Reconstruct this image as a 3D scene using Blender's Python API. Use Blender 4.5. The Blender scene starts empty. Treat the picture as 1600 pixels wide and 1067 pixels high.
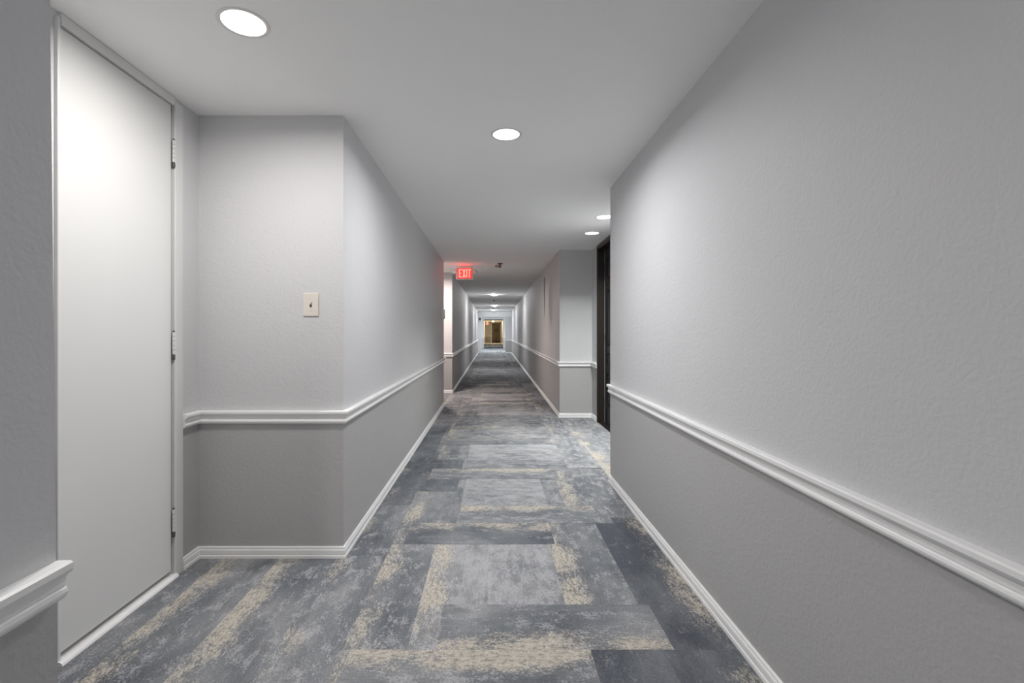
import bpy, bmesh, math, random
from mathutils import Vector, Matrix

random.seed(11)
PI = math.pi
SC = bpy.context.scene
COL = SC.collection

# ------------------------------------------------------------------ sizes
F_PX = 750.0
EYE = 1.12
VPX, VPY = 769.5, 519.0
XL, XR = -0.741, 0.881          # hallway walls
XA = -1.461                     # back wall of the closet alcove
XD = 1.307                      # wall that carries the dark door
C1, C2 = 2.197, 2.212           # ceiling of the near hall / beyond the side hall
RZ = 0.700                      # paint line behind the chair rail
SKIN = 0.12


def link(o, parent=None):
    COL.objects.link(o)
    if parent is not None:
        o.parent = parent
    return o


def tag(o, label=None, cat=None, group=None, kind=None):
    if label: o['label'] = label
    if cat: o['category'] = cat
    if group: o['group'] = group
    if kind: o['kind'] = kind
    return o


def empty(name, loc=(0, 0, 0), rotz=0.0):
    o = bpy.data.objects.new(name, None)
    o.empty_display_size = 0.05
    o.location = loc
    o.rotation_euler = (0, 0, rotz)
    return link(o)


def obj(name, bm, mat, parent=None, smooth=False, loc=(0, 0, 0)):
    bmesh.ops.recalc_face_normals(bm, faces=bm.faces)
    me = bpy.data.meshes.new(name)
    bm.to_mesh(me)
    bm.free()
    if smooth:
        for p in me.polygons:
            p.use_smooth = True
        try:
            me.set_sharp_from_angle(angle=math.radians(40))
        except Exception:
            pass
    if mat is not None:
        me.materials.append(mat)
    o = bpy.data.objects.new(name, me)
    o.location = loc
    return link(o, parent)


def add_box(bm, x0, x1, y0, y1, z0, z1, bev=0.0, seg=2):
    t = bmesh.new()
    vs = [t.verts.new((x, y, z)) for z in (z0, z1) for (x, y) in ((x0, y0), (x1, y0), (x1, y1), (x0, y1))]
    for f in ((0, 3, 2, 1), (4, 5, 6, 7), (0, 1, 5, 4), (1, 2, 6, 5), (2, 3, 7, 6), (3, 0, 4, 7)):
        t.faces.new([vs[i] for i in f])
    if bev > 0:
        bmesh.ops.bevel(t, geom=list(t.edges), offset=bev, segments=seg, profile=0.5, affect='EDGES')
    merge(bm, t)
    return bm


def merge(bm, t, mat=None):
    if mat is not None:
        bmesh.ops.transform(t, matrix=mat, verts=t.verts)
    m = {}
    for v in t.verts:
        m[v] = bm.verts.new(v.co)
    for f in t.faces:
        try:
            bm.faces.new([m[v] for v in f.verts])
        except ValueError:
            pass
    t.free()


def box(*a, **k):
    return add_box(bmesh.new(), *a, **k)


def add_lathe(bm, prof, seg=40, mat=None):
    """prof: list of (radius, z) from axis to axis or an open skin; about +Z"""
    t = bmesh.new()
    rings = []
    for r, z in prof:
        if r < 1e-6:
            rings.append([t.verts.new((0, 0, z))])
        else:
            rings.append([t.verts.new((r * math.cos(2 * PI * i / seg), r * math.sin(2 * PI * i / seg), z)) for i in range(seg)])
    for a, b in zip(rings, rings[1:]):
        for i in range(seg):
            j = (i + 1) % seg
            if len(a) == 1 and len(b) == 1:
                continue
            if len(a) == 1:
                t.faces.new((a[0], b[i], b[j]))
            elif len(b) == 1:
                t.faces.new((a[i], b[0], a[j]))
            else:
                t.faces.new((a[i], a[j], b[j], b[i]))
    merge(bm, t, mat)
    return bm


def add_prism(bm, poly, z0, z1, tops=None):
    """extrude plan polygon; tops = optional shifted polygon at z1"""
    tops = tops or poly
    a = [bm.verts.new((x, y, z0)) for x, y in poly]
    b = [bm.verts.new((x, y, z1)) for x, y in tops]
    n = len(poly)
    bm.faces.new(a[::-1])
    bm.faces.new(b)
    for i in range(n):
        j = (i + 1) % n
        bm.faces.new((a[i], a[j], b[j], b[i]))
    return bm


def sweep(prof, path, side):
    """closed profile [(out, z)] swept along a plan path with mitred corners; side=+1: out is to the right of travel"""
    bm = bmesh.new()
    P = [Vector(p) for p in path]
    D = [(b - a).normalized() for a, b in zip(P, P[1:])]
    N = [Vector((d.y, -d.x)) * side for d in D]
    rings = []
    for i, p in enumerate(P):
        if i == 0: m = N[0]
        elif i == len(P) - 1: m = N[-1]
        else: m = (N[i - 1] + N[i]) / (1 + N[i - 1].dot(N[i]))
        rings.append([bm.verts.new((p.x + m.x * o, p.y + m.y * o, z)) for o, z in prof])
    k = len(prof)
    for a, b in zip(rings, rings[1:]):
        for i in range(k):
            j = (i + 1) % k
            bm.faces.new((a[i], a[j], b[j], b[i]))
    bm.faces.new(rings[0])
    bm.faces.new(rings[-1][::-1])
    return bm


# ------------------------------------------------------------------ materials
def new_mat(name):
    m = bpy.data.materials.new(name)
    m.use_nodes = True
    nt = m.node_tree
    return m, nt, nt.nodes, nt.links, nt.nodes['Principled BSDF']


def nd(nt, typ, **kw):
    n = nt.nodes.new(typ)
    for k, v in kw.items():
        setattr(n, k, v)
    return n


def math_n(nt, op, a, b=None, c=None, clamp=False):
    n = nt.nodes.new('ShaderNodeMath')
    n.operation = op
    n.use_clamp = clamp
    for i, v in enumerate((a, b, c)):
        if v is None: continue
        if isinstance(v, (int, float)): n.inputs[i].default_value = v
        else: nt.links.new(v, n.inputs[i])
    return n.outputs[0]


def mix_col(nt, fac, a, b, blend='MIX'):
    n = nt.nodes.new('ShaderNodeMix')
    n.data_type = 'RGBA'
    n.blend_type = blend
    for s, v in ((n.inputs[0], fac), (n.inputs[6], a), (n.inputs[7], b)):
        if isinstance(v, (int, float)): s.default_value = v
        elif isinstance(v, tuple): s.default_value = (*v, 1)
        else: nt.links.new(v, s)
    return n.outputs[2]


def wall_paint(name, upper, lower, bump=0.22, rough=0.62):
    m, nt, N, L, b = new_mat(name)
    g = nd(nt, 'ShaderNodeNewGeometry')
    sx = nd(nt, 'ShaderNodeSeparateXYZ')
    L.new(g.outputs['Position'], sx.inputs[0])
    f = math_n(nt, 'GREATER_THAN', sx.outputs[2], RZ)
    c = mix_col(nt, f, lower, upper)
    nz = nd(nt, 'ShaderNodeTexNoise')
    nz.inputs['Scale'].default_value = 1.6
    nz.inputs['Detail'].default_value = 3
    L.new(g.outputs['Position'], nz.inputs['Vector'])
    v = nd(nt, 'ShaderNodeMapRange')
    v.inputs[3].default_value = 0.965; v.inputs[4].default_value = 1.03
    L.new(nz.outputs[0], v.inputs[0])
    hsv = nd(nt, 'ShaderNodeHueSaturation')
    L.new(v.outputs[0], hsv.inputs['Value'])
    L.new(c, hsv.inputs['Color'])
    L.new(hsv.outputs[0], b.inputs['Base Color'])
    b.inputs['Roughness'].default_value = rough
    b.inputs['Specular IOR Level'].default_value = 0.3
    # rolled / orange-peel texture of the painted drywall
    n1 = nd(nt, 'ShaderNodeTexNoise'); n1.inputs['Scale'].default_value = 95; n1.inputs['Detail'].default_value = 3
    n2 = nd(nt, 'ShaderNodeTexNoise'); n2.inputs['Scale'].default_value = 34; n2.inputs['Detail'].default_value = 2
    n2.inputs['Distortion'].default_value = 1.2
    L.new(g.outputs['Position'], n1.inputs['Vector']); L.new(g.outputs['Position'], n2.inputs['Vector'])
    h = math_n(nt, 'ADD', n1.outputs[0], math_n(nt, 'MULTIPLY', n2.outputs[0], 1.2))
    bp = nd(nt, 'ShaderNodeBump'); bp.inputs['Strength'].default_value = bump; bp.inputs['Distance'].default_value = 0.006
    L.new(h, bp.inputs['Height']); L.new(bp.outputs[0], b.inputs['Normal'])
    return m


def plain(name, col, rough=0.5, spec=0.4, metal=0.0, var=0.05, scale=12.0, bump=0.0):
    m, nt, N, L, b = new_mat(name)
    tc = nd(nt, 'ShaderNodeTexCoord')
    nz = nd(nt, 'ShaderNodeTexNoise'); nz.inputs['Scale'].default_value = scale; nz.inputs['Detail'].default_value = 4
    L.new(tc.outputs['Object'], nz.inputs['Vector'])
    c = mix_col(nt, nz.outputs[0], tuple(x * (1 - var) for x in col), tuple(min(1, x * (1 + var)) for x in col))
    L.new(c, b.inputs['Base Color'])
    b.inputs['Roughness'].default_value = rough
    b.inputs['Metallic'].default_value = metal
    b.inputs['Specular IOR Level'].default_value = spec
    if bump > 0:
        bp = nd(nt, 'ShaderNodeBump'); bp.inputs['Strength'].default_value = bump; bp.inputs['Distance'].default_value = 0.003
        n2 = nd(nt, 'ShaderNodeTexNoise'); n2.inputs['Scale'].default_value = scale * 10
        L.new(tc.outputs['Object'], n2.inputs['Vector'])
        L.new(n2.outputs[0], bp.inputs['Height']); L.new(bp.outputs[0], b.inputs['Normal'])
    return m


def glow(name, col, strength):
    m, nt, N, L, b = new_mat(name)
    b.inputs['Base Color'].default_value = (*col, 1)
    b.inputs['Emission Color'].default_value = (*col, 1)
    b.inputs['Emission Strength'].default_value = strength
    return m


def wood(name, dark, light, rough=0.4):
    m, nt, N, L, b = new_mat(name)
    tc = nd(nt, 'ShaderNodeTexCoord')
    mp = nd(nt, 'ShaderNodeMapping'); mp.inputs['Scale'].default_value = (40, 40, 2.2)
    L.new(tc.outputs['Object'], mp.inputs['Vector'])
    nz = nd(nt, 'ShaderNodeTexNoise'); nz.inputs['Scale'].default_value = 1.0; nz.inputs['Detail'].default_value = 5
    L.new(mp.outputs[0], nz.inputs['Vector'])
    L.new(mix_col(nt, nz.outputs[0], dark, light), b.inputs['Base Color'])
    b.inputs['Roughness'].default_value = rough
    return m


def carpet_mat():
    m, nt, N, L, b = new_mat('carpet_tiles')
    uv = nd(nt, 'ShaderNodeUVMap', uv_map='tile_uv')       # u along the tile, v across it (metres)
    pr = nd(nt, 'ShaderNodeUVMap', uv_map='tile_look')     # x: tone 0..1, y: amount of sand colour
    su = nd(nt, 'ShaderNodeSeparateXYZ'); L.new(uv.outputs[0], su.inputs[0])
    sp = nd(nt, 'ShaderNodeSeparateXYZ'); L.new(pr.outputs[0], sp.inputs[0])
    # v is folded so each tile keeps its own noise: v + 10 * serial
    v = math_n(nt, 'MODULO', su.outputs[1], 10.0)
    tone, sand = sp.outputs[0], sp.outputs[1]

    geo = nd(nt, 'ShaderNodeNewGeometry')

    def noise(sxy, detail=4, rough=0.6, dist=0.0, world=False):
        mp = nd(nt, 'ShaderNodeMapping'); mp.inputs['Scale'].default_value = (sxy[0], sxy[1], 1)
        L.new(geo.outputs['Position'] if world else uv.outputs[0], mp.inputs['Vector'])
        n = nd(nt, 'ShaderNodeTexNoise'); n.noise_dimensions = '2D'
        n.inputs['Scale'].default_value = 1.0; n.inputs['Detail'].default_value = detail
        n.inputs['Roughness'].default_value = rough; n.inputs['Distortion'].default_value = dist
        L.new(mp.outputs[0], n.inputs['Vector'])
        return n.outputs[0]

    def smooth(x, lo, hi):
        n = nd(nt, 'ShaderNodeMapRange'); n.interpolation_type = 'SMOOTHSTEP'
        n.inputs[1].default_value = lo; n.inputs[2].default_value = hi
        L.new(x, n.inputs[0])
        return n.outputs[0]

    def centred(x, k):
        return math_n(nt, 'MULTIPLY', math_n(nt, 'SUBTRACT', x, 0.5), k)

    big = noise((3.0, 6.0), 4, 0.6)
    room = noise((2.2, 1.1), 3, 0.55, world=True)
    fine = noise((34.0, 80.0), 4, 0.75)
    blot = noise((9.0, 17.0), 5, 0.66, 0.0)
    dark = noise((8.0, 15.0), 5, 0.66, 0.0)
    wear = noise((5.0, 9.0), 5, 0.66, 0.0)
    patch = noise((3.2, 3.2), 2, 0.5)
    fleck = noise((110.0, 190.0), 2, 0.8)
    add = lambda *xs: xs[0] if len(xs) == 1 else math_n(nt, 'ADD', xs[0], add(*xs[1:]))
    mul = lambda a, b: math_n(nt, 'MULTIPLY', a, b)
    # ground: navy -> slate -> pale grey
    t = add(add(0.12, mul(tone, 0.74)), centred(big, 0.85), centred(room, 0.9), centred(fine, 0.3))
    ramp = nd(nt, 'ShaderNodeValToRGB')
    e = ramp.color_ramp.elements
    e[0].position = 0.0; e[0].color = (*CARPET['navy'], 1)
    e[1].position = 1.0; e[1].color = (*CARPET['pale'], 1)
    k = e.new(0.40); k.color = (*CARPET['slate'], 1)
    k = e.new(0.70); k.color = (*CARPET['grey'], 1)
    L.new(t, ramp.inputs[0])
    # pale and dusky worn blotches
    c = mix_col(nt, mul(smooth(add(dark, centred(fine, 0.35), centred(fleck, 0.35)), 0.50, 0.68), 0.45), ramp.outputs[0], CARPET['dusk'])
    bl = add(blot, centred(tone, 0.24), centred(fine, 0.40), centred(fleck, 0.45))
    pale_tint = mix_col(nt, smooth(tone, 0.1, 0.6), CARPET['grey'], CARPET['pale'])
    c = mix_col(nt, mul(smooth(bl, 0.50, 0.68), 0.72), c, pale_tint)
    # sand band along one edge of the tile, ragged and worn through
    prof = mul(smooth(v, 0.17, 0.02), sand)
    raw = add(mul(prof, 0.66), centred(wear, 1.7), centred(patch, 1.2), centred(fine, 1.1), centred(fleck, 0.9))
    band = mul(smooth(raw, 0.26, 0.92), smooth(prof, 0.02, 0.45))
    sc = mix_col(nt, smooth(fine, 0.32, 0.58), CARPET['sand_dark'], CARPET['sand'])
    c = mix_col(nt, mul(band, 0.82), c, sc)
    # flecks of yarn and the ribs of the loop pile
    rib = nd(nt, 'ShaderNodeTexWave', wave_type='BANDS', bands_direction='Y')
    rib.inputs['Scale'].default_value = 52.0; rib.inputs['Distortion'].default_value = 0.6; rib.inputs['Detail'].default_value = 1
    L.new(uv.outputs[0], rib.inputs['Vector'])
    val = math_n(nt, 'ADD', 0.77, math_n(nt, 'MULTIPLY', rib.outputs['Fac'], 0.24))
    val = math_n(nt, 'ADD', val, math_n(nt, 'MULTIPLY', math_n(nt, 'SUBTRACT', fleck, 0.5), 0.95))
    val = math_n(nt, 'ADD', val, 0.12)
    hsv = nd(nt, 'ShaderNodeHueSaturation')
    L.new(val, hsv.inputs['Value']); L.new(c, hsv.inputs['Color'])
    L.new(hsv.outputs[0], b.inputs['Base Color'])
    b.inputs['Roughness'].default_value = 0.95
    b.inputs['Specular IOR Level'].default_value = 0.1
    bp = nd(nt, 'ShaderNodeBump'); bp.inputs['Strength'].default_value = 0.35; bp.inputs['Distance'].default_value = 0.004
    L.new(math_n(nt, 'ADD', rib.outputs['Fac'], fleck), bp.inputs['Height'])
    L.new(bp.outputs[0], b.inputs['Normal'])
    return m


CARPET = dict(navy=(0.090, 0.098, 0.114), slate=(0.178, 0.188, 0.202), grey=(0.27, 0.274, 0.282),
              pale=(0.40, 0.40, 0.415), dusk=(0.145, 0.147, 0.156), sand=(0.54, 0.49, 0.415), sand_dark=(0.33, 0.30, 0.255))
UP, LOW = (0.61, 0.61, 0.618), (0.455, 0.45, 0.448)
M = {}
M['wall'] = wall_paint('two_tone_wall_paint', UP, LOW)
M['ceil'] = plain('ceiling_paint', (0.90, 0.90, 0.89), 0.85, 0.15, var=0.01, scale=2.5, bump=0.12)
M['trim'] = plain('white_trim_paint', (0.86, 0.855, 0.85), 0.35, 0.5, var=0.02)
M['door'] = plain('white_door_paint', (0.68, 0.68, 0.675), 0.42, 0.4, var=0.012, scale=3)
M['dark'] = wood('espresso_wood', (0.006, 0.005, 0.0045), (0.014, 0.011, 0.010), 0.36)
M['jamb'] = wood('espresso_frame', (0.016, 0.013, 0.011), (0.030, 0.024, 0.020), 0.34)
M['taupe'] = wood('olive_brown_wood', (0.085, 0.066, 0.038), (0.13, 0.10, 0.06), 0.5)
M['grey_strip'] = plain('grey_highlight', (0.30, 0.30, 0.30), 0.4)
M['black'] = plain('black_gap', (0.01, 0.01, 0.01), 0.8)
M['steel'] = plain('brushed_steel', (0.55, 0.54, 0.52), 0.35, 0.5, metal=0.9)
M['almond'] = plain('almond_plastic', (0.72, 0.66, 0.60), 0.35, 0.5, var=0.01)
M['white_pl'] = plain('white_plastic', (0.74, 0.73, 0.71), 0.4, 0.5, var=0.01)
M['grey_pl'] = plain('grey_plastic', (0.12, 0.105, 0.095), 0.5)
M['brass'] = plain('aged_brass', (0.16, 0.10, 0.05), 0.4, 0.5, metal=0.7)
M['leaf'] = plain('wreath_greenery', (0.035, 0.05, 0.02), 0.8, var=0.5, scale=30)
M['berry'] = plain('wreath_gold', (0.35, 0.24, 0.08), 0.6, var=0.3)
M['bloom_face'] = glow('exit_bloom_face', (1.0, 0.09, 0.06), 0.42)  # red emission puts the bloom of the letters into the face
M['red_letters'] = glow('exit_red_letters', (1.0, 0.046, 0.040), 9.0)
LAMP = 265.0
M['lens'] = glow('lamp_lens', (1.0, 0.985, 0.97), 6.0)
M['lens_far'] = glow('lamp_lens_far', (1.0, 0.985, 0.98), LAMP * 1.15)
M['lens_bright'] = glow('lamp_lens_bright', (0.97, 0.99, 1.0), LAMP * 2.2)
M['lens_cool'] = glow('lamp_lens_cool', (0.90, 0.96, 1.0), LAMP * 2.0)
M['lens_warm'] = glow('lamp_lens_warm', (1.0, 0.86, 0.76), 40)
M['lens_amber'] = glow('lamp_lens_amber', (1.0, 0.74, 0.42), LAMP * 6.0)
M['carpet'] = carpet_mat()


def struct(name, bm, mat, label, cat, parent=None, smooth=False):
    o = obj(name, bm, mat, parent, smooth)
    return tag(o, label, cat, kind='structure')


# ------------------------------------------------------------------ carpet
def build_floor():
    bm = bmesh.new()
    uv = bm.loops.layers.uv.new('tile_uv')
    lk = bm.loops.layers.uv.new('tile_look')
    W, LN = 0.28, 0.84
    serial = [0]

    def tile(x0, x1, y0, y1, along, tone, sand, flip, z):
        """along 'x' or 'y'; flip: sand band on the far / high edge"""
        serial[0] += 1
        s = serial[0]
        z += s * 5e-7
        u0 = random.uniform(0, 300)
        vs = [bm.verts.new(p) for p in ((x0, y0, z), (x1, y0, z), (x1, y1, z), (x0, y1, z))]
        f = bm.faces.new(vs)
        for lp in f.loops:
            x, y, _ = lp.vert.co
            if along == 'y': u, v = y - y0, x - x0
            else: u, v = x - x0, y - y0
            w = (x1 - x0) if along == 'y' else (y1 - y0)
            if flip: v = w - v
            lp[uv].uv = (u + u0, v + 10.0 * s)
            lp[lk].uv = (tone, sand)

    # lengthwise planks over the whole floor
    rects = [(-1.75, 1.55, -3.0, 6.6), (-4.3, -0.60, 6.2, 9.6), (-1.05, 1.19, 6.6, 25.6),
             (-4.2, 4.2, 25.6, 33.2), (-1.05, 1.19, 33.2, 52.4)]
    for rx0, rx1, ry0, ry1 in rects:
        i = 0
        x = -1.33 - 12 * W
        while x < rx1:
            if x + W > rx0 + 1e-4:
                y = ry0 - random.choice((0.0, 0.28, 0.56))
                while y < ry1:
                    a, b = max(y, ry0), min(y + LN, ry1)
                    if b - a > 1e-3:
                        tile(max(x, rx0), min(x + W, rx1), a, b, 'y', random.uniform(0.34, 0.62),
                             random.choice((0.0, 0.35, 0.6, 0.8)), random.random() < 0.2, 0.0)
                    y += LN
            x += W
    z1 = 0.0016

    def Lw(x0, y0, y1, tone, sand, flip=False, w=W, z=z1):
        tile(x0, x0 + w, y0, y1, 'y', tone, sand, flip, z)

    def Cw(y0, x0, tone, sand, flip=False, ln=LN, w=W, z=1.5 * z1):
        tile(x0, x0 + ln, y0, y0 + w, 'x', tone, sand, flip, z)

    # near floor, plank by plank
    for a, b_ in ((0.55, 1.39), (1.39, 2.4)):
        Lw(-1.61, a, b_, 0.45, 0.0)
        Lw(-1.33, a, b_, 0.46, 1.05)
        Lw(-1.05, a, b_, 0.48, 1.1)
        Lw(-0.77, a, b_, 0.52, 0.35, w=0.24)
    for a, b_, tn, sd in ((0.85, 1.69, 0.42, 0.75), (1.69, 2.53, 0.46, 0.85), (2.53, 3.37, 0.40, 0.85), (3.37, 4.21, 0.22, 0.25)):
        Lw(-0.53, a, b_, tn, sd)
    for a, b_, tn in ((2.40, 3.1, 0.42), (3.1, 3.94, 0.22), (3.94, 4.78, 0.18), (4.78, 5.62, 0.2)):
        Lw(-0.77, a, b_, tn, 0.5 if b_ < 4 else 0.2, w=0.24)
    Lw(-0.30, 1.69, 2.53, 0.74, 0.95)
    Lw(-0.02, 1.97, 2.53, 0.85, 0.0, w=0.32)
    Lw(0.30, 1.97, 2.81, 0.45, 1.1)
    Lw(0.345, 1.13, 1.69, 0.06, 0.15)
    for a, b_ in ((0.85, 1.69), (1.69, 2.53), (2.53, 3.37), (3.37, 3.75)):
        Lw(0.60, a, b_, -0.04, 0.70, flip=True, w=0.265)
    Lw(0.58, 2.9, 3.75, 0.55, 0.2)
    Lw(0.47, 2.81, 3.95, 0.5, 0.85, w=0.24)
    Lw(0.90, 3.6, 4.5, 0.58, 1.0); Lw(0.88, 4.5, 5.4, 0.6, 1.0); Lw(0.86, 5.4, 6.25, 0.6, 0.5)
    Lw(0.62, 3.95, 4.8, 0.6, 0.2); Lw(0.60, 4.8, 6.2, 0.62, 0.7)
    Lw(1.16, 3.6, 6.25, 0.6, 0.25, w=0.36)
    Cw(1.13, -0.50, 0.5, 0.5)
    Cw(1.41, -0.50, 0.50, 1.45, flip=True, ln=0.845)
    Cw(1.69, -0.20, 0.42, 0.95)
    Cw(2.53, -0.47, 0.24, 0.95, flip=True, ln=0.80)
    Cw(2.81, -0.20, 0.50, 1.05, flip=True)
    Cw(3.09, -0.20, 0.82, 0.0, ln=0.56); Cw(3.37, -0.20, 0.85, 0.0, ln=0.56)
    Cw(3.65, -0.49, 0.50, 0.95, flip=True, ln=1.0)
    Cw(3.93, -0.22, 0.52, 0.2); Cw(4.21, -0.22, 0.80, 0.0); Cw(4.49, -0.22, 0.82, 0.0)
    Cw(4.77, -0.48, 0.40, 0.6, flip=True); Cw(5.05, -0.2, 0.62, 0.3); Cw(5.33, -0.2, 0.7, 0.2); Cw(5.61, -0.45, 0.5, 0.9)
    y = 5.89
    k = 0
    while y < 25.0:
        Cw(y, random.choice((-0.48, -0.2, -0.34)), random.choice((0.3, 0.5, 0.7, 0.85)), random.choice((0, 0.3, 0.9)), random.random() < 0.5)
        y += W
        k += 1
        if k % 5 == 4:
            y += W
    o = obj('floor', bm, M['carpet'])
    # make every face look up
    me = o.data
    for p in me.polygons:
        if p.normal.z < 0: p.flip()
    tag(o, 'slate, pale grey and sand carpet planks laid through the hallway', 'floor', kind='structure')


build_floor()

# ------------------------------------------------------------------ walls
W_ = M['wall']
EPS = 0.0


def wall(name, poly, label, z1=None, tops=None, mat=None, z0=-0.05):
    bm = bmesh.new()
    add_prism(bm, poly, z0, z1 if z1 else 2.30, tops)
    return struct(name, bm, mat or W_, label, 'wall')


def lean(z):   # the outer corner by the closet is a little out of plumb
    return 0.818 - (z - 0.52) * 0.0122


wall('wall_left_near', [(XL, -3.0), (XL, lean(-.05)), (-1.70, lean(-.05)), (-1.70, -3.0)],
     'grey two-tone wall end nearest the camera, before the closet door',
     tops=[(XL, -3.0), (XL, lean(2.3)), (-1.70, lean(2.3)), (-1.70, -3.0)])
# alcove back wall with the closet opening
DY0, DY1, DZ = 1.600, 2.238, 2.176
bm = bmesh.new()
add_box(bm, XA - SKIN, XA, 0.80, DY0, -0.05, 2.30)
add_box(bm, XA - SKIN, XA, DY1, 2.50, -0.05, 2.30)
add_box(bm, XA - SKIN, XA, DY0, DY1, DZ, 2.30)
struct('wall_alcove', bm, W_, 'narrow two-tone wall strip behind the white closet door', 'wall')
wall('wall_left', [(-1.70, 2.385), (XL, 2.385), (XL, 7.31), (-4.2, 7.31), (-4.2, 7.19), (-1.70, 7.19)],
     'grey two-tone wall with the light switch, running from the closet to the side hall')
XF = -0.772
wall('wall_left_far', [(-4.2, 8.82), (XL, 8.82), (XF, 25.6), (-1.0, 25.6), (-1.0, 8.94), (-4.2, 8.94)],
     'long two-tone wall beyond the side hall opening, under the exit sign')
wall('wall_side_hall', [(-4.2, 7.19), (-4.2, 8.94), (-4.32, 8.94), (-4.32, 7.19)], 'end wall of the side hall')
wall('wall_right_near', [(XR, -3.0), (1.60, -3.0), (1.60, 3.47), (XD + .12, 3.47), (XD + .12, 3.59), (XR, 3.59)],
     'wide plain two-tone wall nearest the camera, opposite the closet')
# wall with the dark door
RY0, RY1, RDZ = 4.98, 5.955, 2.168
bm = bmesh.new()
add_box(bm, XD, XD + .14, 3.53, RY0, -0.05, 2.30)
add_box(bm, XD, XD + .14, RY1, 6.32, -0.05, 2.30)
add_box(bm, XD, XD + .14, RY0, RY1, RDZ, 2.30)
struct('wall_recess', bm, W_, 'set-back two-tone wall that holds the dark door', 'wall')
XG = 1.015
wr = wall('wall_right_far', [(XR, 6.295), (XD + .14, 6.295), (XD + .14, 6.42), (XG + .14, 25.6), (XG, 25.6)],
          'long two-tone wall starting at the bump-out beside the dark door')
# thin dark wedge on that wall, narrowing towards the bottom
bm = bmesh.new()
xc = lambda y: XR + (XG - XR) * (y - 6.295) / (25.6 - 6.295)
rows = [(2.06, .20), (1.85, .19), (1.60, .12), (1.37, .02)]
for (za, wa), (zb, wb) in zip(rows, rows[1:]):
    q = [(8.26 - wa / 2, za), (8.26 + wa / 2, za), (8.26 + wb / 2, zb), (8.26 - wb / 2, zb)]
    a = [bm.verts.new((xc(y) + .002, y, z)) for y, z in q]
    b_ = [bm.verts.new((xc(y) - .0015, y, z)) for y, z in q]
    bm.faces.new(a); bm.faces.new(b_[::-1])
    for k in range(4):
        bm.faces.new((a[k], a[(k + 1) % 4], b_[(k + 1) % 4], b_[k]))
tag(obj('wall_streak', bm, plain('dark_streak', (0.24, 0.22, 0.215), 0.8), wr), 'dark narrow streak down the wall')
wall('wall_behind', [(-1.7, -3.12), (1.6, -3.12), (1.6, -3.0), (-1.7, -3.0)], 'two-tone wall closing the hall behind the camera')

# far portals and lobby
wall('wall_portal_left', [(-1.0, 25.6), (-0.598, 25.6), (-0.598, 25.86), (-1.0, 25.86)],
     'white pilaster before the bright lobby', mat=M['trim'])
wall('wall_portal_right', [(0.69, 25.6), (1.3, 25.6), (1.3, 25.86), (0.69, 25.86)],
     'two-tone pilaster before the bright lobby')
struct('trim_lobby_header', box(-1.0, 1.3, 25.59, 25.87, 1.95, 2.30), M['trim'], 'white header beam over the lobby opening', 'trim')
wall('wall_lobby_left', [(-4.2, 25.86), (-1.0, 25.74), (-1.0, 25.86), (-4.08, 25.96), (-4.08, 33.0), (-0.585, 33.0), (-0.585, 33.25), (-4.2, 33.25)],
     'lobby wall around the second opening')
wall('wall_lobby_right', [(4.2, 25.86), (1.3, 25.74), (1.3, 25.86), (4.08, 25.96), (4.08, 33.0), (0.735, 33.0), (0.735, 33.25), (4.2, 33.25)],
     'lobby wall around the second opening, wreath door side')
struct('trim_end_header', box(-0.585, 0.735, 33.0, 33.25, 2.0, 2.30), W_, 'header over the second opening past the lobby', 'trim')
wall('wall_end_left', [(-0.79, 33.25), (-0.79, 52.0), (-0.92, 52.0), (-0.92, 33.25)], 'last stretch of hallway wall on the exit sign side')
wall('wall_end_right', [(0.96, 33.25), (1.09, 33.25), (1.09, 52.0), (0.96, 52.0)], 'last stretch of hallway wall on the wreath side')
wall('wall_end', [(-0.92, 52.0), (1.09, 52.0), (1.09, 52.12), (-0.92, 52.12)], 'end wall of the hallway around the wreath door')

# ceilings
struct('ceiling', box(-1.75, 1.65, -3.1, 7.312, C1, C1 + .12), M['ceil'], 'smooth pale ceiling of the near hallway', 'ceiling')
bm = box(-4.3, 1.65, 7.312, 9.0, C2, C2 + .12)
add_box(bm, -1.1, 1.65, 9.0, 25.6, C2, C2 + .12)
add_box(bm, -4.3, 4.3, 25.6, 33.3, C2, C2 + .12)
add_box(bm, -1.1, 1.3, 33.3, 52.2, C2, C2 + .12)
struct('ceiling_far', bm, M['ceil'], 'ceiling of the far hallway beyond the exit sign', 'ceiling')

# ------------------------------------------------------------------ chair rails and baseboards
RAIL = [(0.0, .732), (.024, .733), (.029, .730), (.0295, .720), (.026, .714), (.020, .711), (.0165, .705), (.0155, .698),
        (.0165, .692), (.014, .6905), (.0185, .687), (.0205, .681), (.019, .675), (.0145, .671), (.012, .668), (0.0, .668)]
BASE = [(0.0, .058), (.006, .058), (.009, .054), (.009, .050), (.0065, .0475), (.0105, .045), (.0125, .040), (.013, .022),
        (.011, .019), (.015, .0165), (.016, .012), (.016, 0.0), (0.0, 0.0)]
ntrim = [0]


def rail(path, side, label):
    ntrim[0] += 1
    return struct('trim_%d' % ntrim[0], sweep(RAIL, path, side), M['trim'], label, 'chair rail')


def base(name, path, side, label):
    return struct('baseboard_' + name, sweep(BASE, path, side), M['trim'], label, 'baseboard')


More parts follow.
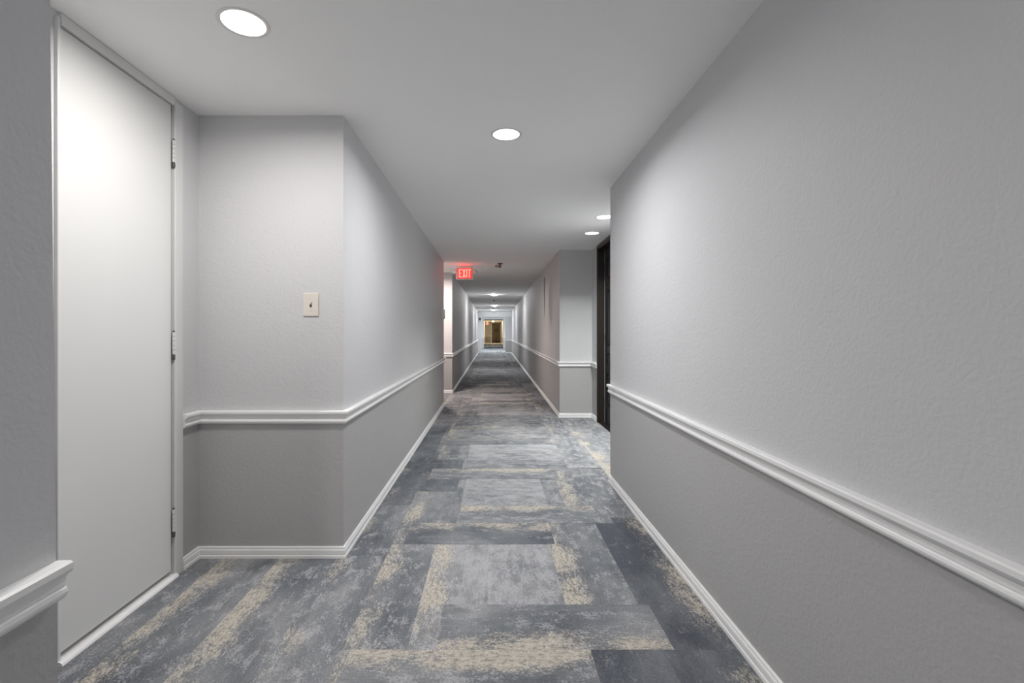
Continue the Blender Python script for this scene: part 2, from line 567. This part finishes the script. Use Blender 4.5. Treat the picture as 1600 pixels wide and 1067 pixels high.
p_ln = [(XL, -3.0), (XL, lean(.7))]
p_al = [(XA, DY1 + .014), (XA, 2.385), (XL, 2.385), (XL, 7.31), (-4.2, 7.31)]
p_lf = [(-4.2, 8.82), (XL, 8.82), (XF, 25.6)]
p_rn = [(XR, -3.0), (XR, 3.59)]
p_rf = [(XD, RY1 + .02), (XD, 6.295), (XR, 6.295), (XG, 25.6), (0.69, 25.6)]
p_re = [(XD, 3.6), (XD, RY0 - .045)]
rail(p_ln, 1, 'white chair rail ending just before the closet door')
rail(p_al, 1, 'white chair rail below the light switch, bending round the corner into the hall')
rail(p_lf, 1, 'white chair rail beyond the side hall opening')
rail(p_rn, -1, 'longest white chair rail, on the plain wall opposite the closet')
rail(p_rf, -1, 'white chair rail round the bump-out beside the dark door')
rail(p_re, -1, 'white chair rail in the recess before the dark door')
rail([(-0.79, 33.25), (-0.79, 52.0), (-0.12, 52.0)], 1, 'white chair rail of the last hallway stretch ending at the wreath door')
rail([(0.96, 33.25), (0.96, 52.0)], -1, 'white chair rail of the last hallway stretch')
base('left_near', [(XL, -3.0), (XL, lean(0))], 1, 'white baseboard before the closet')
base('left', p_al, 1, 'white grooved baseboard below the light switch, bending into the hall')
base('left_far', p_lf, 1, 'white baseboard beyond the side hall opening')
base('right_near', p_rn, -1, 'white baseboard along the plain wall opposite the closet')
base('right_far', p_rf, -1, 'white baseboard round the bump-out beside the dark door')
base('recess', p_re, -1, 'white baseboard in the recess before the dark door')
base('end_left', [(-0.79, 33.25), (-0.79, 52.0), (-0.12, 52.0)], 1, 'white baseboard of the last hallway stretch ending at the wreath door')
base('end_right', [(0.96, 33.25), (0.96, 52.0)], -1, 'white baseboard of the last hallway stretch')

# ------------------------------------------------------------------ white closet door
d = empty('door_1', (XA, 1.90, 0))
tag(d, 'white flush closet door with three painted hinges in the alcove', 'door', kind='structure')


def part(name, bm, mat, parent, smooth=False, **kw):
    """parts are modelled in world space; move them into the space of their thing"""
    o = obj(name, bm, mat, parent, smooth)
    inv = Matrix.Translation(-Vector(world_loc(parent)))
    o.data.transform(inv)
    return tag(o, **kw) if kw else o


def world_loc(o):
    v = Vector((0, 0, 0))
    while o is not None:
        v = v + Vector(o.location)
        o = o.parent
    return v


S0, S1, SZ0, SZ1 = 1.620, 2.182, 0.034, 2.152
bm = bmesh.new()
add_box(bm, XA - .12, XA + .012, DY0, S0 - .008, 0.0, DZ, 0.003)
add_box(bm, XA - .12, XA + .012, S1 + .012, DY1 + .012, 0.0, DZ, 0.004)
add_box(bm, XA - .12, XA + .010, S0 - .004, S1 + .012, SZ1 + .004, C1 - .002, 0.002)
add_box(bm, XA - .12, XA - .085, S0 - .012, S1 + .014, 0.0, SZ1 + .01)
part('door_frame', bm, M['door'], d)
leaf = part('door_leaf', box(XA - .036, XA, S0, S1, SZ0, SZ1, 0.0025), M['door'], d)
bm = bmesh.new()
pr = [(-.05, 0), (.026, 0), (.028, .006), (.025, .013), (.019, .018), (.010, .019), (.004, .015), (-.05, .013)]
a = [bm.verts.new((XA + o, 1.60, z)) for o, z in pr]
b_ = [bm.verts.new((XA + o, 2.196, z)) for o, z in pr]
bm.faces.new(a); bm.faces.new(b_[::-1])
for k in range(len(pr)):
    bm.faces.new((a[k], b_[k], b_[(k + 1) % len(pr)], a[(k + 1) % len(pr)]))
part('threshold', bm, M['trim'], d)
for i, zc in enumerate((1.945, 1.070, 0.262)):
    bm = bmesh.new()
    T = Matrix.Translation((XA + .007, S1 + .007, 0))
    for a, b_ in ((-.05, -.031), (-.029, -.011), (-.009, .009), (.011, .029), (.031, .05)):
        add_lathe(bm, [(0, zc + a), (.0062, zc + a), (.0062, zc + b_), (0, zc + b_)], 14, T)
    hg = part('hinge', bm, M['door'], d, True)
    bm = bmesh.new()
    add_lathe(bm, [(0, zc - .076), (.005, zc - .075), (.0066, zc - .068), (.0066, zc - .058), (.005, zc - .051), (0, zc - .05)], 14, T)
    add_lathe(bm, [(0, zc + .05), (.0048, zc + .051), (.0048, zc + .056), (0, zc + .058)], 14, T)
    pin = obj('hinge_pin', bm, plain('worn_steel', (0.10, 0.10, 0.10), 0.5, metal=0.3), hg, True)
    pin.data.transform(Matrix.Translation(-Vector(world_loc(hg))))
    tag(pin, 'grey metal hinge pin')

# ------------------------------------------------------------------ dark door in the recess
d = empty('door_2', (XD, 5.46, 0))
tag(d, 'dark espresso panelled door in a dark frame in the wall recess', 'door', kind='structure')
JX = XD + .080
bm = bmesh.new()
for a, b_ in ((RY0, RY0 + .025), (RY1 - .025, RY1)):
    add_box(bm, XD - .004, XD + .14, a, b_, 0.0, RDZ, 0.002)
add_box(bm, XD - .004, XD + .14, RY0, RY1, RDZ - .025, RDZ, 0.002)
# stops
add_box(bm, JX + .046, JX + .058, RY0 + .02, RY1 - .02, 2.10, RDZ - .02)
for a, b_ in ((RY0 - .035, RY0 + .008), (RY1 - .008, RY1 + .016)):
    add_box(bm, XD - .012, XD + .004, a, b_, 0.0, RDZ + .02, 0.003)
add_box(bm, XD - .012, XD + .004, RY0 - .035, RY1 + .016, RDZ - .008, C1 - .001, 0.003)
part('door_frame', bm, M['jamb'], d)
ly0, ly1, lz1 = RY0 + .029, RY1 - .029, RDZ - .029
leaf = part('door_leaf', box(JX + .010, JX + .046, ly0, ly1, .012, lz1), M['dark'], d)
mid = (ly0 + ly1) / 2
bm = bmesh.new()
rails_z = [(.012, .235), (.62, .725), (.86, .96), (1.62, 1.74), (lz1 - .12, lz1)]
for a, b_ in rails_z:
    add_box(bm, JX - .0005, JX + .012, ly0, ly1, a, b_, 0.007)
for a, b_ in ((ly0, ly0 + .11), (mid - .05, mid + .05), (ly1 - .11, ly1)):
    add_box(bm, JX, JX + .012, a, b_, .012, lz1, 0.003)
st = part('door_stile', bm, M['dark'], leaf)
for (a, b_) in ((ly0 + .11, mid - .05), (mid + .05, ly1 - .11)):
    for (q, r), (s, t) in zip(rails_z, rails_z[1:]):
        part('raised_panel', box(JX + .003, JX + .012, a + .022, b_ - .022, r + .022, s - .022, 0.006), M['dark'], leaf)
part('stop_highlight', box(JX - .004, JX + .012, RY1 - .032, RY1 - .026, .01, RDZ - .026, .001), M['grey_strip'], d, label='grey strip painting the highlight on the door stop')  # paints in the bright highlight along the door stop
part('threshold', box(XD, XD + .14, RY0 + .02, RY1 - .02, 0, .010, .003), M['dark'], d)
hd = bmesh.new()
RX = Matrix.Translation((JX, ly0 + .065, 0.98)) @ Matrix.Rotation(-PI / 2, 4, 'Y')
add_lathe(hd, [(0, 0), (.030, 0), (.030, .006), (.012, .010), (.010, .035), (.024, .045), (.028, .056), (.022, .066), (0, .069)], 24, RX)
part('door_knob', hd, M['steel'], leaf, True, label='steel door knob')
for zc in (0.25, 1.05, 1.93):
    bm = bmesh.new()
    add_lathe(bm, [(0, zc - .05), (.006, zc - .05), (.006, zc + .05), (0, zc + .05)], 12, Matrix.Translation((JX - .004, ly1 + .003, 0)))
    part('hinge', bm, M['dark'], d, True)

# ------------------------------------------------------------------ wreath door at the far end
d = empty('door_3', (0.38, 52.0, 0))
tag(d, 'olive brown door at the far end of the hallway, hung with a wreath', 'door', kind='structure')
part('door_leaf', box(-.06, 0.84, 51.965, 52.0, .01, 2.12, .004), M['taupe'], d)
bm = bmesh.new()
add_box(bm, -.14, -.06, 51.95, 52.0, 0, 2.20, .004)
add_box(bm, .84, .90, 51.95, 52.0, 0, 2.20, .004)
add_box(bm, -.14, .90, 51.95, 52.0, 2.12, 2.20, .004)
part('door_frame', bm, M['trim'], d, label='pale door frame')
bm = bmesh.new()
for a, b_ in ((.04, .34), (.44, .74)):
    for q, r in ((.20, .62), (.80, 1.02), (1.66, 2.0)):
        add_box(bm, a, b_, 51.955, 51.967, q, r, .004)
part('raised_panel', bm, M['taupe'], d)
part('kick_plate', box(-.04, 0.82, 51.956, 51.966, .03, .60, .002), plain('bronze_plate', (0.035, 0.022, 0.015), .4), d, label='dark kick plate')
bm = bmesh.new()
add_lathe(bm, [(0, 0), (.030, 0), (.030, .006), (.012, .010), (.010, .035), (.024, .045), (.028, .056), (.022, .066), (0, .069)], 20,
          Matrix.Translation((0.02, 51.965, .98)) @ Matrix.Rotation(PI / 2, 4, 'X'))
part('door_knob', bm, M['brass'], d, True)

wr_ = empty('wreath', (.445, 51.93, 1.29))
tag(wr_, 'round green wreath hanging on the olive brown door', 'wreath')
bm = bmesh.new()
rr = random.Random(5)
for i in range(150):
    a = rr.uniform(0, 2 * PI); q = rr.uniform(0, 2 * PI)
    R = .135 + .045 * math.cos(q); y = .030 * math.sin(q)
    t = bmesh.new()
    s = rr.uniform(.03, .05)
    v = [t.verts.new(p) for p in ((0, 0, -s), (s * .35, 0, 0), (0, s * .12, s), (-s * .35, 0, 0), (0, -s * .15, 0))]
    for f in ((0, 1, 4), (1, 2, 4), (2, 3, 4), (3, 0, 4), (0, 3, 2, 1)):
        t.faces.new([v[k] for k in f])
    merge(bm, t, Matrix.Translation((R * math.cos(a), y, R * math.sin(a))) @ Matrix.Rotation(-a + rr.uniform(-.9, .9), 4, 'Y') @ Matrix.Rotation(rr.uniform(-.6, .6), 4, 'X'))
obj('greenery', bm, M['leaf'], wr_)
bm = bmesh.new()
bmesh.ops.create_uvsphere(bm, u_segments=10, v_segments=8, radius=.03, matrix=Matrix.Translation((-.06, -.05, -.11)))
t = bmesh.new(); bmesh.ops.create_uvsphere(t, u_segments=10, v_segments=8, radius=.026, matrix=Matrix.Translation((0.01, -.05, -.125))); merge(bm, t)
obj('bow', bm, M['berry'], wr_, True)

# ------------------------------------------------------------------ downlights
def downlight(x, y, zc, label, lens, drop=0.004, group='recessed ceiling lights', r=.072, spot=None):
    o = empty('ceiling_light', (x, y, zc))
    tag(o, label, 'ceiling light', group)
    bm = add_lathe(bmesh.new(), [(r - .002, -.001), (r, -.002), (r + .006, -.0028), (r + .012, -.0024), (r + .014, -.001), (r + .014, .0), (r - .002, .0)], 48)
    obj('trim_ring', bm, M['white_pl'], o, True)
    prof = [(0, -.001 - drop)]
    for i in range(1, 9):
        a = i / 8 * PI / 2
        prof.append((r * math.sin(a) * .995, -.001 - drop * math.cos(a)))
    obj('lens', add_lathe(bmesh.new(), prof, 48), lens, o, True)
    if spot:                                   # the beam of the recessed fitting
        watts, cone, colr = spot
        ld = bpy.data.lights.new('lamp_beam', 'AREA')
        ld.shape = 'DISK'; ld.size = r * 1.9
        ld.energy = watts; ld.spread = math.radians(cone); ld.color = colr
        lo = bpy.data.objects.new('lamp_beam', ld)
        lo.location = (0, 0, -.012 - drop)
        link(lo, o)
    return o


downlight(-.867, 1.673, C1, 'round lit ceiling light above the closet door alcove', M['lens'], spot=(12.5, 172, (1.0, 0.968, 0.935)))
downlight(-.60, -1.6, C1, 'unseen fill light added on the ceiling behind the camera', M['lens'], spot=(30, 172, (1.0, 0.985, 0.985)))  # lamp added out of view to brighten the plain wall
downlight(.075, 2.615, C1, 'round lit ceiling light over the middle of the near hallway', M['lens'], spot=(17, 168, (0.975, 0.98, 1.0)))
downlight(1.047, 4.49, C1, 'lit ceiling light over the dark door recess, partly behind the plain wall', M['lens'], spot=(17, 126, (.98, 1, .985)))
downlight(1.082, 5.22, C1, 'lit ceiling light over the dark door recess, beside the bump-out', M['lens'], spot=(17, 126, (.98, 1, .985)))
downlight(-1.00, 8.08, C2, 'warm ceiling light in the side hall opening', M['lens_warm'], .006, spot=(34, 166, (1.0, .87, .80)))
downlight(.050, 13.9, C2, 'first lit ceiling light beyond the exit sign', M['lens_far'], .032, r=.085)
downlight(.080, 19.7, C2, 'second lit ceiling light beyond the exit sign', M['lens_far'], .032, r=.085)
downlight(.050, 23.6, C2, 'third lit ceiling light beyond the exit sign, before the white header', M['lens_bright'], .032)
for x, y in ((-2.2, 28.0), (.06, 28.4), (2.2, 28.0), (-2.2, 31.0), (2.2, 31.0)):
    downlight(x, y, C2, 'unseen cool ceiling light added to brighten the lobby behind the white header', M['lens_cool'], .03, 'added lobby lights', r=.11)  # hidden lamps added in place of daylight in the lobby
downlight(.06, 38.5, C2, 'ceiling light in the last stretch, past the lobby', M['lens_cool'], .03)
downlight(.06, 47.3, C2, 'amber ceiling light in front of the wreath door', M['lens_amber'], .04)

# ------------------------------------------------------------------ light switch
sx, sz, sy = -.9005, 1.257, 2.385
s = empty('light_switch', (sx, sy, sz))
tag(s, 'almond toggle light switch on the wall facing the camera', 'light switch')
bm = bmesh.new()
add_box(bm, -.038, .038, -.0065, 0, -.0575, .0575, .0028, 3)
obj('switch_plate', bm, M['almond'], s)
bm = box(-.0055, .0055, -.0075, -.004, -.0125, .0125, .0008)
tp = obj('toggle_slot', bm, M['grey_pl'], s)
bm = box(-.0042, .0042, -.017, 0, -.0045, .0045, .0015)
bmesh.ops.transform(bm, matrix=Matrix.Translation((0, -.004, .002)) @ Matrix.Rotation(-.45, 4, 'X'), verts=bm.verts)
obj('toggle', bm, M['almond'], s)
for k in (-.030, .030):
    obj('plate_screw', add_lathe(bmesh.new(), [(0, .0018), (.0022, .0014), (.003, 0), (0, 0)], 16,
        Matrix.Translation((0, -.0065, k)) @ Matrix.Rotation(PI / 2, 4, 'X')), M['almond'], s, True)

# ------------------------------------------------------------------ control box on the hall wall
s = empty('mounted_control_box', (XL, 7.05, 1.387))
tag(s, 'small pale control box on the hall wall just before the side hall opening', 'control box')
obj('back_plate', box(0, .008, -.10, .10, -.076, .076, .002), M['white_pl'], s)
obj('cover', box(.006, .036, -.095, .095, -.070, .070, .006), M['white_pl'], s)
obj('button', box(.034, .041, -.03, .03, -.058, -.040, .002), M['grey_pl'], s)


# ------------------------------------------------------------------ exit signs
def letter_boxes(ch, w, h, s):
    """strokes as polygons in (x, z)"""
    if ch == 'E':
        return [[(0, 0), (s, 0), (s, h), (0, h)], [(s, 0), (w, 0), (w, s), (s, s)], [(s, h - s), (w, h - s), (w, h), (s, h)],
                [(s, h / 2 - s / 2), (w * .88, h / 2 - s / 2), (w * .88, h / 2 + s / 2), (s, h / 2 + s / 2)]]
    if ch == 'X':
        d_ = s * 1.15
        return [[(0, 0), (d_, 0), (w, h), (w - d_, h)], [(w - d_, 0), (w, 0), (d_, h), (0, h)]]
    if ch == 'I':
        return [[(0, 0), (s, 0), (s, h), (0, h)]]
    return [[(w / 2 - s / 2, 0), (w / 2 + s / 2, 0), (w / 2 + s / 2, h - s), (w / 2 - s / 2, h - s)], [(0, h - s), (w, h - s), (w, h), (0, h)]]


def exit_sign(loc, label, heads=True, top=0.0):
    o = empty('exit_sign', loc)
    tag(o, label, 'exit sign', 'exit signs')
    w, h, t = .134, .098, .030
    obj('housing', box(-w, w, -t, t, -h, h, .006), M['white_pl'], o)
    if top > h:
        obj('ceiling_mount', box(-.07, .07, -.022, .022, h - .002, top, .003), M['white_pl'], o)
    fc = obj('face', box(-w + .014, w - .010, -t - .003, -t + .004, -h + .014, h - .012, .002), M['bloom_face'], o)
    bm = bmesh.new()
    x = -.094
    for ch, lw in (('E', .050), ('X', .056), ('I', .019), ('T', .052)):
        for poly in letter_boxes(ch, lw, .136, .019):
            a = [bm.verts.new((x + px, -t - .0065, pz - .066)) for px, pz in poly]
            b_ = [bm.verts.new((x + px, -t - .001, pz - .066)) for px, pz in poly]
            bm.faces.new(a); bm.faces.new(b_[::-1])
            for i in range(4):
                j = (i + 1) % 4
                bm.faces.new((a[j], a[i], b_[i], b_[j]))
        x += lw + .0075
    obj('lettering', bm, M['red_letters'], fc)
    if heads:
        for sgn in (-1, 1):
            T = Matrix.Translation((sgn * .165, -.012, .035)) @ Matrix.Rotation(sgn * .45, 4, 'Z') @ Matrix.Rotation(PI / 2 + .35, 4, 'X')
            hd_ = obj('lamp_head', add_lathe(bmesh.new(), [(0, -.030), (.020, -.028), (.034, -.008), (.038, .020), (.038, .026), (.033, .026)], 24, T), M['white_pl'], o, True)
            obj('lamp_glass', add_lathe(bmesh.new(), [(.0345, .024), (.020, .030), (0, .032)], 24, T), plain('lamp_reflector', (.72, .70, .66), .3, .6), hd_, True)
            obj('lamp_arm', box(min(sgn * .128, sgn * .160), max(sgn * .128, sgn * .160), -.012, .012, .024, .046, .004), M['white_pl'], o)
    return o


exit_sign((-.458, 7.90, 2.083), 'lit red EXIT sign with two emergency lamps at the side hall opening', True, C2 - 2.083)
exit_sign((-.52, 49.0, 1.98), 'distant lit red EXIT sign near the wreath door', False, C2 - 1.98)

# ------------------------------------------------------------------ detectors and sprinklers
def detector(x, y, label):
    o = empty('smoke_detector', (x, y, C2))
    tag(o, label, 'smoke detector', 'smoke detectors')
    obj('mounting_base', add_lathe(bmesh.new(), [(0, 0), (.068, 0), (.068, -.010), (.064, -.013), (0, -.013)], 36), M['white_pl'], o, True)
    obj('vent_ring', add_lathe(bmesh.new(), [(0, -.012), (.050, -.012), (.046, -.030), (0, -.030)], 36), M['grey_pl'], o, True)
    obj('cap', add_lathe(bmesh.new(), [(0, -.029), (.050, -.029), (.052, -.034), (.046, -.042), (.025, -.047), (0, -.048)], 36), M['almond'], o, True)


def sprinkler(x, y, label):
    o = empty('sprinkler', (x, y, C2))
    tag(o, label, 'sprinkler', 'ceiling sprinklers')
    obj('escutcheon', add_lathe(bmesh.new(), [(0, 0), (.044, 0), (.040, -.008), (.018, -.014), (0, -.014)], 28), M['grey_pl'], o, True)
    bm = add_lathe(bmesh.new(), [(0, -.013), (.013, -.013), (.013, -.028), (.006, -.031), (.006, -.056), (0, -.056)], 18)
    for s_ in (-1, 1):
        add_box(bm, s_ * .011 - .002, s_ * .011 + .002, -.003, .003, -.060, -.026)
    obj('nozzle', bm, M['brass'], o)
    obj('deflector', add_lathe(bmesh.new(), [(0, -.058), (.024, -.059), (.024, -.062), (0, -.063)], 24), M['brass'], o, True)


detector(.088, 7.80, 'smoke detector on the ceiling close to the EXIT sign')
detector(.052, 24.6, 'smoke detector on the ceiling close to the white lobby header')
sprinkler(.120, 7.62, 'ceiling sprinkler close to the EXIT sign')
sprinkler(.050, 16.4, 'ceiling sprinkler between the first and second lights beyond the EXIT sign')
sprinkler(.045, 21.9, 'ceiling sprinkler past the second light beyond the EXIT sign')

# small dark camera on the white pilaster
s = empty('mounted_camera', (-.66, 25.59, 1.86))
tag(s, 'small dark camera high on the white pilaster before the lobby', 'camera')
obj('bracket', box(-.012, .012, -.06, 0, -.012, .012, .003), M['grey_pl'], s)
bm = box(-.05, .05, -.22, -.04, -.055, .045, .012)
bmesh.ops.transform(bm, matrix=Matrix.Rotation(.25, 4, 'X'), verts=bm.verts)
obj('camera_body', bm, M['grey_pl'], s)

# ------------------------------------------------------------------ camera and output look
cam_d = bpy.data.cameras.new('camera')
cam = bpy.data.objects.new('camera', cam_d)
COL.objects.link(cam)
cam.location = (0, 0, EYE)
cam.rotation_euler = (PI / 2, 0, 0)
cam_d.sensor_width = 36.0
cam_d.sensor_fit = 'HORIZONTAL'
cam_d.lens = F_PX * 36.0 / 1600.0
cam_d.shift_x = (800 - VPX) / 1600.0
cam_d.shift_y = (VPY - 533.5) / 1600.0
cam_d.clip_start = 0.02
cam_d.clip_end = 200
SC.camera = cam

w = bpy.data.worlds.new('world')
w.use_nodes = True
w.node_tree.nodes['Background'].inputs[0].default_value = (0.02, 0.02, 0.02, 1)
w.node_tree.nodes['Background'].inputs[1].default_value = 1.0
SC.world = w
SC.view_settings.view_transform = 'Standard'
SC.view_settings.look = 'None'
SC.view_settings.exposure = 0.04
SC.view_settings.gamma = 1.0
SC.view_settings.use_curve_mapping = False
try:
    SC.cycles.max_bounces = 14
    SC.cycles.diffuse_bounces = 10
except Exception:
    pass
